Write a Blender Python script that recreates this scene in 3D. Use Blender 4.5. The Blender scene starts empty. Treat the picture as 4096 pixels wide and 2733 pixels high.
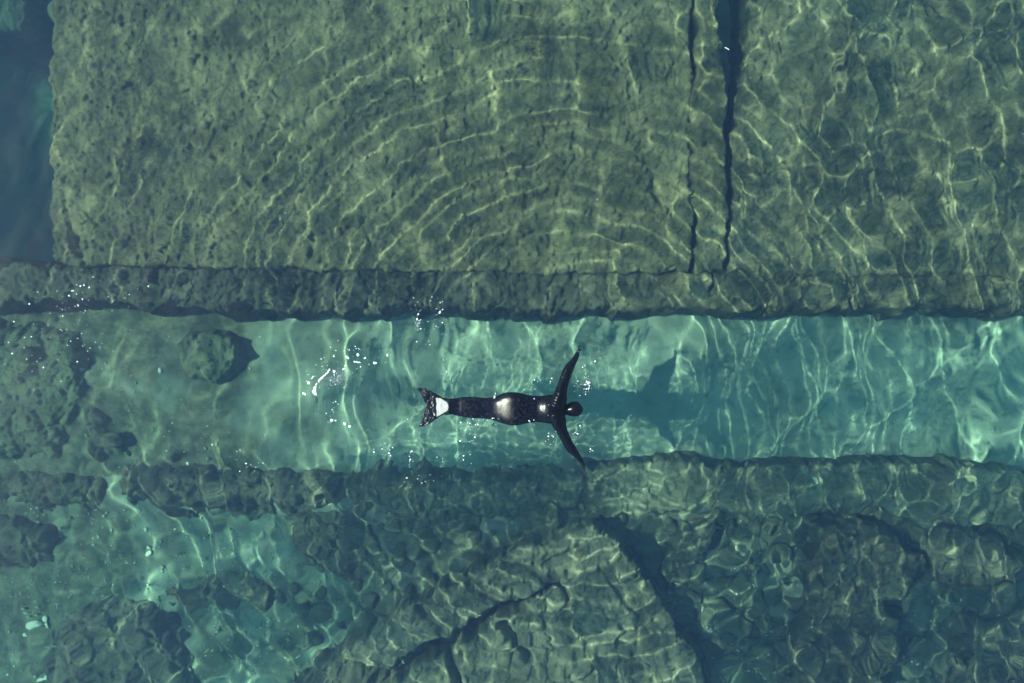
import bpy, bmesh, math
import numpy as np
from mathutils import Vector

# ------------------------------------------------------------------ camera, sky, sun, exposure
sc = bpy.context.scene
COL = sc.collection
PXM = 290.0                      # photo pixels (4096 wide) per metre at the water level
CAM_H = 2048.0 / PXM / math.tan(math.radians(32.5))
cam = bpy.data.cameras.new('camera')
cam_ob = bpy.data.objects.new('camera', cam)
COL.objects.link(cam_ob)
cam_ob.location = (0, 0, CAM_H)
cam.angle = math.radians(65)
cam.clip_end = 400
sc.camera = cam_ob

SUN_EL, SUN_AZ = math.radians(43), math.radians(178)     # azimuth measured from +x, anticlockwise
SUN_DIR = Vector((math.cos(SUN_EL) * math.cos(SUN_AZ), math.cos(SUN_EL) * math.sin(SUN_AZ), math.sin(SUN_EL)))
world = bpy.data.worlds.new('World')
sc.world = world
world.use_nodes = True
wnt = world.node_tree
sky = wnt.nodes.new('ShaderNodeTexSky')
sky.sky_type = 'NISHITA'
sky.sun_disc = False
sky.sun_elevation = SUN_EL
sky.sun_rotation = math.radians(90) - SUN_AZ
wnt.links.new(sky.outputs[0], wnt.nodes['Background'].inputs[0])
wnt.nodes['Background'].inputs[1].default_value = 0.135
sun = bpy.data.lights.new('sun', 'SUN')
sun.energy = 5.0
sun.angle = math.radians(0.8)
sun.color = (1.0, 0.93, 0.77)
sun_ob = bpy.data.objects.new('sun', sun)
COL.objects.link(sun_ob)
sun_ob.location = SUN_DIR * 30
sun_ob.rotation_euler = SUN_DIR.to_track_quat('Z', 'Y').to_euler()
sun.cycles.is_caustics_light = True       # the waves focus this sun on the sea bed
vs = sc.view_settings
vs.view_transform = 'Standard'
vs.look = 'None'
vs.gamma = 1
vs.use_curve_mapping = False
vs.exposure = 0.97
cy = sc.cycles
cy.max_bounces = 6
cy.diffuse_bounces = 2
cy.glossy_bounces = 3
cy.transmission_bounces = 5
cy.volume_bounces = 2
cy.transparent_max_bounces = 6
cy.use_adaptive_sampling = True
cy.adaptive_threshold = 0.02
cy.use_denoising = True
cy.sample_clamp_indirect = 6

# ------------------------------------------------------------------ numeric helpers
R0 = np.random.default_rng(20)


def _hash(ix, iy, seed):
    h = (ix.astype(np.int64) * 374761393 + iy.astype(np.int64) * 668265263 + seed * 974634777) & 0x7fffffff
    h = ((h ^ (h >> 13)) * 1274126177) & 0x7fffffff
    return ((h ^ (h >> 16)) & 0xffff) / 65535.0


def pnoise(x, y, seed=0):
    """gradient noise, about -0.7..0.7"""
    ix, iy = np.floor(x), np.floor(y)
    fx, fy = x - ix, y - iy
    ux, uy = fx * fx * fx * (fx * (fx * 6 - 15) + 10), fy * fy * fy * (fy * (fy * 6 - 15) + 10)

    def g(a, b):
        t = _hash(ix + a, iy + b, seed) * 6.2831853
        return np.cos(t) * (fx - a) + np.sin(t) * (fy - b)
    n0 = g(0, 0) * (1 - ux) + g(1, 0) * ux
    n1 = g(0, 1) * (1 - ux) + g(1, 1) * ux
    return n0 * (1 - uy) + n1 * uy


def fbm(x, y, octs=4, seed=0, gain=0.5):
    a, s, f = 1.0, 0.0, 1.0
    for k in range(octs):
        s = s + a * pnoise(x * f + 17.3 * k, y * f - 9.1 * k, seed + k)
        a *= gain
        f *= 2.03
    return s


def worley(x, y, seed=0):
    """F1, F2 and a random value of the nearest cell"""
    ix, iy = np.floor(x), np.floor(y)
    f1 = np.full(x.shape, 9.0)
    f2 = np.full(x.shape, 9.0)
    cid = np.zeros(x.shape)
    for a in (-1, 0, 1):
        for b in (-1, 0, 1):
            px = ix + a + 0.1 + 0.8 * _hash(ix + a, iy + b, seed)
            py = iy + b + 0.1 + 0.8 * _hash(ix + a, iy + b, seed + 77)
            d = np.hypot(px - x, py - y)
            c = _hash(ix + a, iy + b, seed + 191)
            near = d < f1
            f2 = np.where(near, f1, np.minimum(f2, d))
            cid = np.where(near, c, cid)
            f1 = np.where(near, d, f1)
    return f1, f2, cid


def smooth(e0, e1, x):
    t = np.clip((x - e0) / (e1 - e0), 0, 1)
    return t * t * (3 - 2 * t)


def pt(px, py, depth=0.0):
    """world x, y of something that stands at this depth under water and shows at this photo pixel"""
    x, y = (np.asarray(px, float) - 2048) / PXM, (1366.5 - np.asarray(py, float)) / PXM
    r = np.hypot(x, y) + 1e-9
    s = r / np.sqrt(r * r + CAM_H * CAM_H) / 1.333
    k = 1 + depth * (s / np.sqrt(1 - s * s)) / r
    return x * k, y * k


def poly_sdf(X, Y, poly):
    """signed distance to a polygon, negative inside"""
    P = np.asarray(poly, float)
    d = np.full(X.shape, 1e9)
    inside = np.zeros(X.shape, bool)
    for i in range(len(P)):
        ax, ay = P[i]
        bx, by = P[(i + 1) % len(P)]
        ex, ey = bx - ax, by - ay
        t = np.clip(((X - ax) * ex + (Y - ay) * ey) / (ex * ex + ey * ey + 1e-12), 0, 1)
        d = np.minimum(d, np.hypot(X - ax - t * ex, Y - ay - t * ey))
        c = ((ay > Y) != (by > Y)) & (X < ex * (Y - ay) / (ey + (1e-12 if ey == 0 else 0)) + ax)
        inside ^= c
    return np.where(inside, -d, d)


# ------------------------------------------------------------------ object helpers
def tag(o, label=None, cat=None, group=None, kind=None):
    if label: o['label'] = label
    if cat: o['category'] = cat
    if group: o['group'] = group
    if kind: o['kind'] = kind
    return o


def mesh_np(name, co, quads, smooth_shade=True):
    me = bpy.data.meshes.new(name)
    co = np.ascontiguousarray(co, np.float32)
    q = np.ascontiguousarray(quads, np.int32)
    n = q.shape[1]
    me.vertices.add(len(co))
    me.vertices.foreach_set('co', co.ravel())
    me.loops.add(q.size)
    me.loops.foreach_set('vertex_index', q.ravel())
    me.polygons.add(len(q))
    me.polygons.foreach_set('loop_start', np.arange(0, q.size, n, dtype=np.int32))
    me.update(calc_edges=True)
    me.polygons.foreach_set('use_smooth', np.full(len(q), smooth_shade, bool))
    me.update()
    return me


def link(name, me, mat=None, parent=None, receiver=True):
    o = bpy.data.objects.new(name, me)
    COL.objects.link(o)
    if mat is not None:
        me.materials.clear()
        me.materials.append(mat)
    if parent is not None:
        o.parent = parent
    if receiver:
        o.cycles.is_caustics_receiver = True
    return o


def empty(name, loc=(0, 0, 0)):
    o = bpy.data.objects.new(name, None)
    COL.objects.link(o)
    o.location = loc
    o.empty_display_size = 0.1
    return o


def grid_quads(ny, nx):
    i = np.arange(nx * ny).reshape(ny, nx)
    return np.stack([i[:-1, :-1], i[:-1, 1:], i[1:, 1:], i[1:, :-1]], -1).reshape(-1, 4)


# ------------------------------------------------------------------ materials
class Nodes:
    def __init__(self, name):
        self.m = bpy.data.materials.new(name)
        self.m.use_nodes = True
        self.t = self.m.node_tree
        self.b = self.t.nodes['Principled BSDF']
        self.out = self.t.nodes['Material Output']
        self.co = self.t.nodes.new('ShaderNodeTexCoord').outputs['Object']

    def n(self, kind, ins=None, **props):
        nd = self.t.nodes.new(kind)
        for k, v in props.items():
            setattr(nd, k, v)
        for k, v in (ins or {}).items():
            if hasattr(v, 'is_linked') or hasattr(v, 'links'):
                self.t.links.new(v, nd.inputs[k])
            else:
                nd.inputs[k].default_value = v
        return nd

    def noise(self, scale, detail=6, rough=0.6, co=None, dist=0.0):
        return self.n('ShaderNodeTexNoise', {'Vector': co or self.co, 'Scale': scale, 'Detail': detail, 'Roughness': rough, 'Distortion': dist}).outputs['Fac']

    def ramp(self, fac, stops, interp='LINEAR'):
        r = self.t.nodes.new('ShaderNodeValToRGB')
        r.color_ramp.interpolation = interp
        e = r.color_ramp.elements
        while len(e) < len(stops):
            e.new(0.5)
        for el, (p, c) in zip(e, stops):
            el.position = p
            el.color = (*c, 1) if len(c) == 3 else c
        self.t.links.new(fac, r.inputs[0])
        return r.outputs[0]

    def mix(self, fac, a, b, blend='MIX'):
        nd = self.t.nodes.new('ShaderNodeMix')
        nd.data_type = 'RGBA'
        nd.blend_type = blend
        for s, v in ((0, fac), (6, a), (7, b)):
            if hasattr(v, 'links'):
                self.t.links.new(v, nd.inputs[s])
            else:
                nd.inputs[s].default_value = v if s == 0 else (*v, 1)
        return nd.outputs[2]

    def bump(self, height, strength=0.4, dist=0.02):
        nd = self.n('ShaderNodeBump', {'Height': height, 'Strength': strength, 'Distance': dist})
        self.t.links.new(nd.outputs[0], self.b.inputs['Normal'])

    def set(self, **kw):
        for k, v in kw.items():
            k = k.replace('_', ' ')
            if hasattr(v, 'links'):
                self.t.links.new(v, self.b.inputs[k])
            else:
                self.b.inputs[k].default_value = (*v, 1) if isinstance(v, tuple) and len(v) == 3 else v
        return self


def crust(name, dark, mid, light, speck=(0.03, 0.035, 0.02), speck_at=0.43, pale=None):
    """stone or concrete grown over with algae: blotches, fine dark tufts doubling as crevice shade, a few pale shells"""
    k = Nodes(name)
    big = k.ramp(k.noise(0.9, 7, 0.68), [(0.36, dark), (0.5, mid), (0.64, light)])
    fine = k.noise(16, 5, 0.7)
    c = k.mix(k.ramp(fine, [(speck_at - 0.06, (0.5, 0.5, 0.5)), (speck_at + 0.07, (0, 0, 0))]), big, speck)  # dark tufts fall in the bump hollows and paint crevice shade there
    patch = k.ramp(k.noise(4.5, 4, 0.65), [(0.52, (0, 0, 0)), (0.66, (0.55, 0.55, 0.55))])
    c = k.mix(patch, c, light)
    v = k.n('ShaderNodeTexVoronoi', {'Vector': k.co, 'Scale': 9.0, 'Randomness': 1.0})
    shell = k.ramp(v.outputs['Distance'], [(0.05, (0.7, 0.7, 0.7)), (0.09, (0, 0, 0))])
    if pale:
        c = k.mix(shell, c, pale)
    k.set(Base_Color=c, Roughness=0.95, Specular_IOR_Level=0.1)
    h = k.n('ShaderNodeMath', {0: k.noise(38, 4, 0.7), 1: fine}, operation='ADD').outputs[0]
    k.bump(h, 0.8, 0.03)
    return k.m


M = {}
M['slab'] = crust('algae_concrete', (0.082, 0.08, 0.044), (0.165, 0.155, 0.085), (0.275, 0.25, 0.135), pale=(0.36, 0.36, 0.28))
M['slab_far'] = crust('algae_concrete_worn', (0.09, 0.085, 0.05), (0.18, 0.165, 0.095), (0.29, 0.26, 0.15), pale=(0.42, 0.40, 0.30))
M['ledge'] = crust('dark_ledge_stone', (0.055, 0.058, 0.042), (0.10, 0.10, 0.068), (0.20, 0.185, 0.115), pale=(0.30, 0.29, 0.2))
M['rock'] = crust('brown_rock', (0.085, 0.078, 0.058), (0.16, 0.145, 0.10), (0.28, 0.25, 0.165), pale=(0.42, 0.39, 0.3))
M['cobble'] = crust('cobble_stone', (0.11, 0.11, 0.075), (0.20, 0.195, 0.13), (0.33, 0.31, 0.205), speck=(0.07, 0.07, 0.045), pale=(0.5, 0.48, 0.38))
M['boulder'] = crust('weedy_boulder', (0.085, 0.10, 0.06), (0.15, 0.165, 0.10), (0.23, 0.24, 0.14))

k = Nodes('pale_sand')
c = k.ramp(k.noise(0.8, 5, 0.6), [(0.3, (0.24, 0.245, 0.195)), (0.5, (0.36, 0.365, 0.29)), (0.72, (0.46, 0.46, 0.37))])
c = k.mix(k.ramp(k.noise(5, 4, 0.7), [(0.33, (0.65, 0.65, 0.65)), (0.46, (0, 0, 0))]), c, (0.17, 0.19, 0.13))
wc = k.ramp(k.noise(6, 6, 0.7), [(0.32, (0.06, 0.062, 0.04)), (0.5, (0.125, 0.125, 0.082)), (0.7, (0.23, 0.22, 0.15))])
c = k.mix(k.n('ShaderNodeAttribute', attribute_name='weed').outputs['Fac'], c, wc)
c = k.mix(k.n('ShaderNodeAttribute', attribute_name='deep_dim').outputs['Fac'], c, (0.018, 0.024, 0.02))  # dimness of the deep water painted into the bed colour
k.set(Base_Color=c, Roughness=1.0, Specular_IOR_Level=0.05)
k.bump(k.noise(25, 4, 0.7), 0.5, 0.025)
M['sand'] = k.m

k = Nodes('pebble')
c = k.ramp(k.n('ShaderNodeNewGeometry').outputs['Random Per Island'], [(0.0, (0.22, 0.22, 0.18)), (0.55, (0.31, 0.31, 0.26)), (0.9, (0.42, 0.41, 0.33)), (0.985, (0.75, 0.74, 0.66))])
k.set(Base_Color=c, Roughness=0.9, Specular_IOR_Level=0.1)
M['pebble'] = k.m

k = Nodes('white_stone')
k.set(Base_Color=k.ramp(k.noise(14), [(0.3, (0.48, 0.46, 0.36)), (0.7, (0.78, 0.76, 0.64))]), Roughness=0.9)
M['white_stone'] = k.m

k = Nodes('foam')
k.set(Base_Color=(0.88, 0.88, 0.88), Roughness=0.55, Subsurface_Weight=0.0)
k.bump(k.noise(120, 3, 0.6), 0.5, 0.004)
M['foam'] = k.m

k = Nodes('drops_and_glints')  # white base colour: drops that also stand in for sun glints
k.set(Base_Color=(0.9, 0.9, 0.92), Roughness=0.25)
M['drop_glint'] = k.m

k = Nodes('fish_skin')
k.set(Base_Color=k.ramp(k.noise(60), [(0.35, (0.035, 0.045, 0.04)), (0.7, (0.075, 0.085, 0.07))]), Roughness=0.5)
M['fish'] = k.m

k = Nodes('white_stick')
k.set(Base_Color=(0.86, 0.85, 0.82), Roughness=0.5)
M['stick'] = k.m

# wet black wetsuit
k = Nodes('wet_neoprene')
c = k.ramp(k.noise(30, 4), [(0.3, (0.0012, 0.0014, 0.003)), (0.7, (0.003, 0.0034, 0.007))])
k.set(Base_Color=c, Roughness=0.22, Specular_IOR_Level=0.14)
k.bump(k.noise(55, 3, 0.5), 0.15, 0.004)
M['suit'] = k.m

# glittering scale fabric of the tail
k = Nodes('scale_fabric')
vor = k.n('ShaderNodeTexVoronoi', {'Vector': k.co, 'Scale': 190.0, 'Randomness': 0.9})
hue = k.n('ShaderNodeHueSaturation', {'Color': vor.outputs['Color'], 'Saturation': 0.55, 'Value': 0.5}).outputs[0]
c = k.mix(k.ramp(k.noise(24, 3), [(0.5, (0.0, 0.0, 0.0)), (0.72, (0.05, 0.05, 0.05))]), (0.002, 0.0025, 0.006), hue)
k.set(Base_Color=c, Roughness=0.21, Specular_IOR_Level=0.15)
nm = k.n('ShaderNodeBump', {'Height': vor.outputs['Distance'], 'Strength': 0.12, 'Distance': 0.003})
k.t.links.new(nm.outputs[0], k.b.inputs['Normal'])
M['scales'] = k.m

k = Nodes('fluke_fabric')
vor = k.n('ShaderNodeTexVoronoi', {'Vector': k.co, 'Scale': 60.0})
c = k.mix(k.ramp(vor.outputs['Distance'], [(0.08, (0.10, 0.10, 0.10)), (0.35, (0, 0, 0))]), (0.002, 0.0025, 0.004), (0.22, 0.27, 0.34))
k.set(Base_Color=c, Roughness=0.17, Specular_IOR_Level=0.3)
k.bump(k.noise(22, 3, 0.6), 0.5, 0.015)
M['fluke'] = k.m

k = Nodes('painted_glint')  # sun glint on the fin root painted as a pale base colour
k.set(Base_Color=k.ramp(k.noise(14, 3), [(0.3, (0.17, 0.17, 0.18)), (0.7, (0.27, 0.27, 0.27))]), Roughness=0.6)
M['sun_glint'] = k.m

# ------------------------------------------------------------------ water surface
HEAD = pt(2310, 1635)
BODY = pt(2050, 1560)
_wr = np.random.default_rng(5)
# wind chop: direction, wavelength, amplitude, phase
CHOP = []
for i in range(34):
    lam = float(np.exp(_wr.uniform(math.log(0.23), math.log(0.66))))
    CHOP.append((_wr.normal(0.35, 0.4) if i % 4 else _wr.normal(1.9, 0.5), lam, 0.00105 * lam ** 1.25 / 0.35, _wr.uniform(0, 6.28)))
SWELL = [(_wr.normal(2.45, 0.5), float(np.exp(_wr.uniform(math.log(0.5), math.log(1.9)))), _wr.uniform(0, 6.28)) for _ in range(9)]


def wave(X, Y):
    wx = X + 0.19 * fbm(X * 0.75, Y * 0.75, 3, 11)
    wy = Y + 0.19 * fbm(X * 0.75 + 40, Y * 0.75, 3, 12)
    # rings spreading from the swimmer
    dx, dy = wx - BODY[0], wy - BODY[1]
    r = np.hypot(dx, dy) + 1e-6
    th = np.arctan2(dy, dx)
    ph = 0.9 * fbm(np.cos(th) * 1.6 + 5, np.sin(th) * 1.6 + r * 0.25, 2, 21)
    env = smooth(0.9, 2.9, r) * np.exp(-((r - 3.0) / 4.4) ** 2) * (1 + 0.45 * smooth(-1.0, -4.0, X))
    am = 0.6 + 0.9 * fbm(X * 0.6 + 3, Y * 0.6, 3, 31)
    am = np.clip(am, 0.1, 1.6)
    lane = smooth(-2.1, -1.5, Y) * smooth(0.75, 0.2, Y)          # over the channel the water lies calmer
    near = np.exp(-((r - 2.6) / 1.6) ** 2)
    z = (1 - 0.75 * lane) * env * am * (0.0036 * np.sin(2 * math.pi * r / 0.62 + 3 * ph) + 0.0032 * np.sin(2 * math.pi * r / 0.37 + 5 * ph + 1)
                    + (0.0009 + 0.0016 * near * (1 - lane)) * np.sin(2 * math.pi * r / 0.225 + 7 * ph))
    # bow ripples ahead of the head
    hx, hy = wx - HEAD[0], wy - HEAD[1]
    hr = np.hypot(hx * 1.0, hy * 0.42) + 1e-6
    ha = np.arctan2(hy, hx)
    front = smooth(-0.1, 0.7, np.cos(ha)) * smooth(0.12, 0.5, hr) * np.exp(-(hr / 3.0) ** 2)
    z += front * (0.0009 * np.sin(2 * math.pi * hr / 0.165 + 1.5 * ph) + 0.0008 * np.sin(2 * math.pi * hr / 0.29 + 2 * ph) + 0.0011 * np.sin(2 * math.pi * hr / 0.47))
    # stirred water round and behind the body
    qx, qy = (X - pt(1750, 0)[0]) / 2.1, (Y - pt(0, 1660)[1]) / 0.95
    stir = np.exp(-(qx * qx + qy * qy))
    q2x, q2y = (X - pt(1650, 0)[0]) / 1.9, (Y - pt(0, 2060)[1]) / 0.75
    stir2 = np.exp(-(q2x * q2x + q2y * q2y))
    z += stir * 0.007 * fbm(wx * 1.9, wy * 1.4, 2, 41) + stir * 0.0014 * fbm(wx * 9, wy * 6, 2, 42)
    z += stir2 * (0.013 * fbm(wx * 2.0 + 3, wy * 4.4, 2, 43) + 0.0032 * fbm(wx * 5, wy * 13, 2, 44))
    # the skin of the water wrinkles along the body
    hug = np.exp(-((Y - pt(0, 1635)[1]) / 0.36) ** 2) * smooth(pt(1560, 0)[0], pt(1750, 0)[0], X) * smooth(pt(2480, 0)[0], pt(2320, 0)[0], X)
    z += hug * (0.0030 * fbm(wx * 5.5, wy * 7.5, 2, 45) + 0.0012 * fbm(wx * 15, wy * 15, 1, 46))
    # wind chop, livelier to the right
    gain = 0.27 + 0.75 * smooth(1.2, 5.0, X + 0.25 * np.abs(Y)) + 0.25 * smooth(-2.5, -5.0, Y)
    gain *= 0.8 + 0.7 * fbm(X * 0.5 + 9, Y * 0.5, 2, 51)
    gain *= (1 - 0.7 * stir) * (1 - 0.6 * lane)
    ch = 0
    for a, lam, amp, p in CHOP:
        ch = ch + amp * np.sin(2 * math.pi / lam * (wx * math.cos(a) + wy * math.sin(a)) + p)
    z += gain * ch
    sw = 0
    for a, lam, p in SWELL:
        sw = sw + 0.0042 * lam ** 1.6 * np.sin(2 * math.pi / lam * (wx * math.cos(a) + wy * math.sin(a)) + p)
    z += sw * (0.55 + 0.45 * smooth(-6, 2, X))
    return z


xs = np.concatenate([np.linspace(-22, -8.4, 50)[:-1], np.arange(-8.4, 8.4, 0.0215), np.linspace(8.4, 22, 50)])
ys = np.concatenate([np.linspace(-18, -5.9, 45)[:-1], np.arange(-5.9, 5.9, 0.0215), np.linspace(5.9, 18, 45)])
X, Y = np.meshgrid(xs, ys)
fade = (1 - smooth(8.0, 12, np.abs(X))) * (1 - smooth(5.6, 9, np.abs(Y)))
Z = wave(X, Y) * fade
me = mesh_np('water', np.stack([X, Y, Z], -1).reshape(-1, 3), grid_quads(*X.shape))
k = Nodes('clear_sea_surface')
k.t.nodes.remove(k.b)
gl = k.n('ShaderNodeBsdfGlass', {'IOR': 1.333, 'Roughness': 0.0, 'Color': (1, 1, 1, 1)})
k.t.links.new(gl.outputs[0], k.out.inputs['Surface'])
water = link('water', me, k.m, receiver=False)
water.cycles.is_caustics_caster = True
tag(water, 'clear green rippled sea surface over the sunken slabs', 'water', kind='structure')

# the body of the water: even absorption and scattering, top face just above the waves
c8 = [(-24, -20, -9), (24, -20, -9), (24, 20, -9), (-24, 20, -9), (-24, -20, 0.3), (24, -20, 0.3), (24, 20, 0.3), (-24, 20, 0.3)]
me = bpy.data.meshes.new('haze')
me.from_pydata(c8, [], [(3, 2, 1, 0), (4, 5, 6, 7), (0, 1, 5, 4), (1, 2, 6, 5), (2, 3, 7, 6), (3, 0, 4, 7)])
k = Nodes('sea_water_body')
k.t.nodes.remove(k.b)
vol = k.n('ShaderNodeVolumePrincipled', {'Color': (0.058, 0.085, 0.17, 1), 'Density': 0.6, 'Absorption Color': (0.22, 0.79, 0.76, 1), 'Anisotropy': 0.2})
k.t.links.new(vol.outputs[0], k.out.inputs['Volume'])
haze = link('haze', me, k.m, receiver=False)
tag(haze, 'blue green murk of the sea water', 'water', kind='stuff')


# ------------------------------------------------------------------ sea bed
def band(px0, py0, px1, py1, d, X, Y, soft):
    """soft rectangle mask in photo pixels for ground at depth d"""
    x0, y0 = pt(px0, py0, d)
    x1, y1 = pt(px1, py1, d)
    # edges taken along the axes through the middle of the rectangle
    return smooth(-soft, soft, X - x0) * smooth(-soft, soft, x1 - X) * smooth(-soft, soft, y0 - Y) * smooth(-soft, soft, Y - y1)


def axis_x(px, d): return float(pt(px, 1366.5, d)[0])
def axis_y(py, d): return float(pt(2048, py, d)[1])


xs = np.concatenate([np.linspace(-24, -9.6, 30)[:-1], np.arange(-9.6, 9.6, 0.035), np.linspace(9.6, 24, 30)])
ys = np.concatenate([np.linspace(-20, -7.2, 26)[:-1], np.arange(-7.2, 7.2, 0.035), np.linspace(7.2, 20, 26)])
X, Y = np.meshgrid(xs, ys)
n1 = fbm(X * 0.7, Y * 0.7, 4, 61)
Z = np.full(X.shape, -2.5) + 0.10 * n1
# deep water off the upper left corner of the slab
deep = smooth(axis_x(330, 3), axis_x(120, 3), X + 0.5 * n1) * smooth(axis_y(1130, 3), axis_y(1040, 3), Y)
Z = Z - 3.6 * deep
sl = np.exp(-(((X - axis_x(150, 3.6)) / 0.7) ** 2 + ((Y - axis_y(420, 3.6)) / 1.0) ** 2))
sl2 = np.exp(-(((X - axis_x(190, 3.6)) / 0.4) ** 2 + ((Y - axis_y(1010, 3.6)) / 0.42) ** 2))
Z = Z + deep * (1.7 * sl + 1.9 * sl2 + 0.35 * fbm(X * 1.8, Y * 1.8, 3, 91))
# stony bank below the channel, higher to the right
south = smooth(axis_y(1830, 2.4), axis_y(1960, 2.4), Y) * smooth(axis_x(1150, 2.4), axis_x(1650, 2.4), X + 0.6 * n1)
Z = Z + south * (0.25 + 0.12 * n1)
sw_ = smooth(axis_y(1980, 2.6), axis_y(2100, 2.6), Y) * smooth(axis_x(1700, 2.6), axis_x(1150, 2.6), X)
Z = Z - 0.3 * sw_
# mounds in the channel
for (px, py, rx, ry, h) in ((640, 1500, 0.7, 0.9, 0.42), (900, 1700, 0.8, 0.5, 0.22), (1290, 1600, 0.35, 0.55, 0.14), (1440, 1640, 0.18, 0.4, 0.18), (1430, 1400, 0.3, 0.3, 0.12), (1180, 1330, 0.3, 0.3, 0.12), (1700, 1420, 0.5, 0.3, 0.10), (1010, 1800, 0.5, 0.25, 0.2), (250, 1600, 0.9, 1.1, 0.35)):
    cx, cyy = pt(px, py, 2.7)
    Z = Z + h * np.exp(-(((X - cx) / rx) ** 2 + ((Y - cyy) / ry) ** 2) * (1 + 0.8 * n1))
f1, f2, cid = worley(X * 3.2 + 0.3 * fbm(X * 3, Y * 3, 2, 7), Y * 3.2, 5)
rubble = np.clip(south * 1.0 + smooth(axis_x(650, 2.7), axis_x(350, 2.7), X) * (Y < axis_y(1200, 2.7)) * 0.8, 0, 1)
Z = Z + rubble * (0.24 * np.clip(0.62 - f1, 0, 1) * (0.3 + cid) - 0.04)
Z = Z + 0.018 * fbm(X * 6, Y * 6, 3, 71) + 0.008 * fbm(X * 14, Y * 14, 2, 72)
me = mesh_np('seabed', np.stack([X, Y, Z], -1).reshape(-1, 3), grid_quads(*X.shape))
weed = np.clip(rubble * (0.85 + 0.5 * fbm(X * 1.4, Y * 1.4, 4, 81)) + 1.4 * smooth(axis_x(1700, 2.5), axis_x(750, 2.5), X) * (0.75 + 1.2 * fbm(X * 0.9, Y * 0.9, 4, 82)) * (Y > axis_y(1900, 2.5)) + 1.0 * sw_ * np.clip(0.62 + 1.2 * fbm(X * 1.3, Y * 1.3, 4, 83), 0, 1), 0, 1)
deep_dim = deep * np.clip(1.1 - 0.75 * (sl + sl2) + 0.3 * n1, 0, 1)
for nm, arr in (('weed', weed), ('deep_dim', deep_dim)):
    at = me.attributes.new(nm, 'FLOAT', 'POINT')
    at.data.foreach_set('value', np.ascontiguousarray(arr, np.float32).ravel())
seabed = link('seabed', me, M['sand'])
tag(seabed, 'pale sandy sea bed under the channel', 'seabed', kind='structure')
BED_X, BED_Y, BED_Z = xs, ys, Z


def bed_z(x, y):
    i = np.clip(np.searchsorted(BED_X, x), 1, len(BED_X) - 1)
    j = np.clip(np.searchsorted(BED_Y, y), 1, len(BED_Y) - 1)
    return BED_Z[j, i]


# ------------------------------------------------------------------ slabs, ledges and rock masses
def block(name, poly, depth, bottom, mat, label, cat, group=None, res=0.026, edge=0.05, jag=0.05, lump=0.018, stones=0.0, stone_scale=4.0,
          tilt=(0, 0), crack=None, seed=1, parent=None, pxdepth=None, skirt=0.05, clump=0.0):
    """a slab or rock mass from an outline in photo pixels: rough top, worn broken edge, steep sides"""
    d0 = depth if pxdepth is None else pxdepth
    P = np.array([pt(a, b, d0) for a, b in poly])
    lo, hi = P.min(0) - 0.3 - skirt, P.max(0) + 0.3 + skirt
    xs = np.arange(lo[0], hi[0] + res, res)
    ys = np.arange(lo[1], hi[1] + res, res)
    X, Y = np.meshgrid(xs, ys)
    s = poly_sdf(X, Y, P) + (0.42 * skirt if skirt > 0.15 else 0) + jag * fbm(X * 2.6, Y * 2.6, 4, seed * 13 + 1, 0.62)
    c = P.mean(0)
    top = -depth + tilt[0] * (X - c[0]) + tilt[1] * (Y - c[1])
    n = lump * (0.9 * fbm(X * 1.6, Y * 1.6, 3, seed + 3) + 0.8 * fbm(X * 7, Y * 7, 3, seed + 4, 0.6) + 0.45 * np.abs(fbm(X * 17, Y * 17, 2, seed + 5)))
    top = top + n
    if clump:
        ux, uy = X + 0.05 * fbm(X * 9, Y * 9, 2, seed + 31), Y + 0.05 * fbm(X * 9 + 4, Y * 9, 2, seed + 32)
        g1, g2, gid = worley(ux * 9, uy * 9, seed + 33)
        h1, h2, hid = worley(ux * 21, uy * 21, seed + 34)
        mask = 0.35 + 0.9 * np.clip(0.5 + fbm(X * 1.1, Y * 1.1, 3, seed + 35), 0, 1)
        top = top + clump * mask * (np.clip(0.7 - g1, 0, 1) * gid * 1.5 + 0.45 * np.clip(0.7 - h1, 0, 1) * hid)
    if stones:
        wx, wy = X + 0.07 * fbm(X * 4, Y * 4, 2, seed + 6), Y + 0.07 * fbm(X * 4 + 7, Y * 4, 2, seed + 7)
        f1, f2, cid = worley(wx * stone_scale, wy * stone_scale, seed + 8)
        top = top + stones * (np.clip(0.75 - f1, 0, 1) ** 0.7 * (0.35 + 0.9 * cid) - 0.5 * np.clip(0.09 - (f2 - f1), 0, 1) * 6)
    for (ax, ay, bx, by, w, dp) in (crack or ()):
        A, B = pt(ax, ay, d0), pt(bx, by, d0)
        ex, ey = B[0] - A[0], B[1] - A[1]
        t = np.clip(((X - A[0]) * ex + (Y - A[1]) * ey) / (ex * ex + ey * ey), 0, 1)
        dd = np.hypot(X - A[0] - t * ex, Y - A[1] - t * ey) + 0.03 * fbm(X * 5, Y * 5, 2, seed + 9)
        top = top - dp * np.exp(-(np.maximum(dd, 0) / w) ** 2)
    fall = smooth(-edge, 0.0, s) * 0.5 * edge
    Z = top - fall
    Z = np.where(s > 0, np.maximum(-bottom, Z - (s / skirt) ** 1.3 * (bottom - depth)), Z)
    keep = s < skirt
    kq = keep[:-1, :-1] | keep[:-1, 1:] | keep[1:, 1:] | keep[1:, :-1]
    Z = np.where(s > skirt, -bottom, Z)
    q = grid_quads(*X.shape)[kq.ravel()]
    used, inv = np.unique(q.ravel(), return_inverse=True)
    co = np.stack([X, Y, Z], -1).reshape(-1, 3)[used]
    base = np.array([c[0], c[1], -bottom])
    me = mesh_np(name, co - base, inv.reshape(-1, 4))
    o = link(name, me, mat, parent)
    o.location = base
    if label:
        tag(o, label, cat, group, 'thing')
    return o


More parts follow.
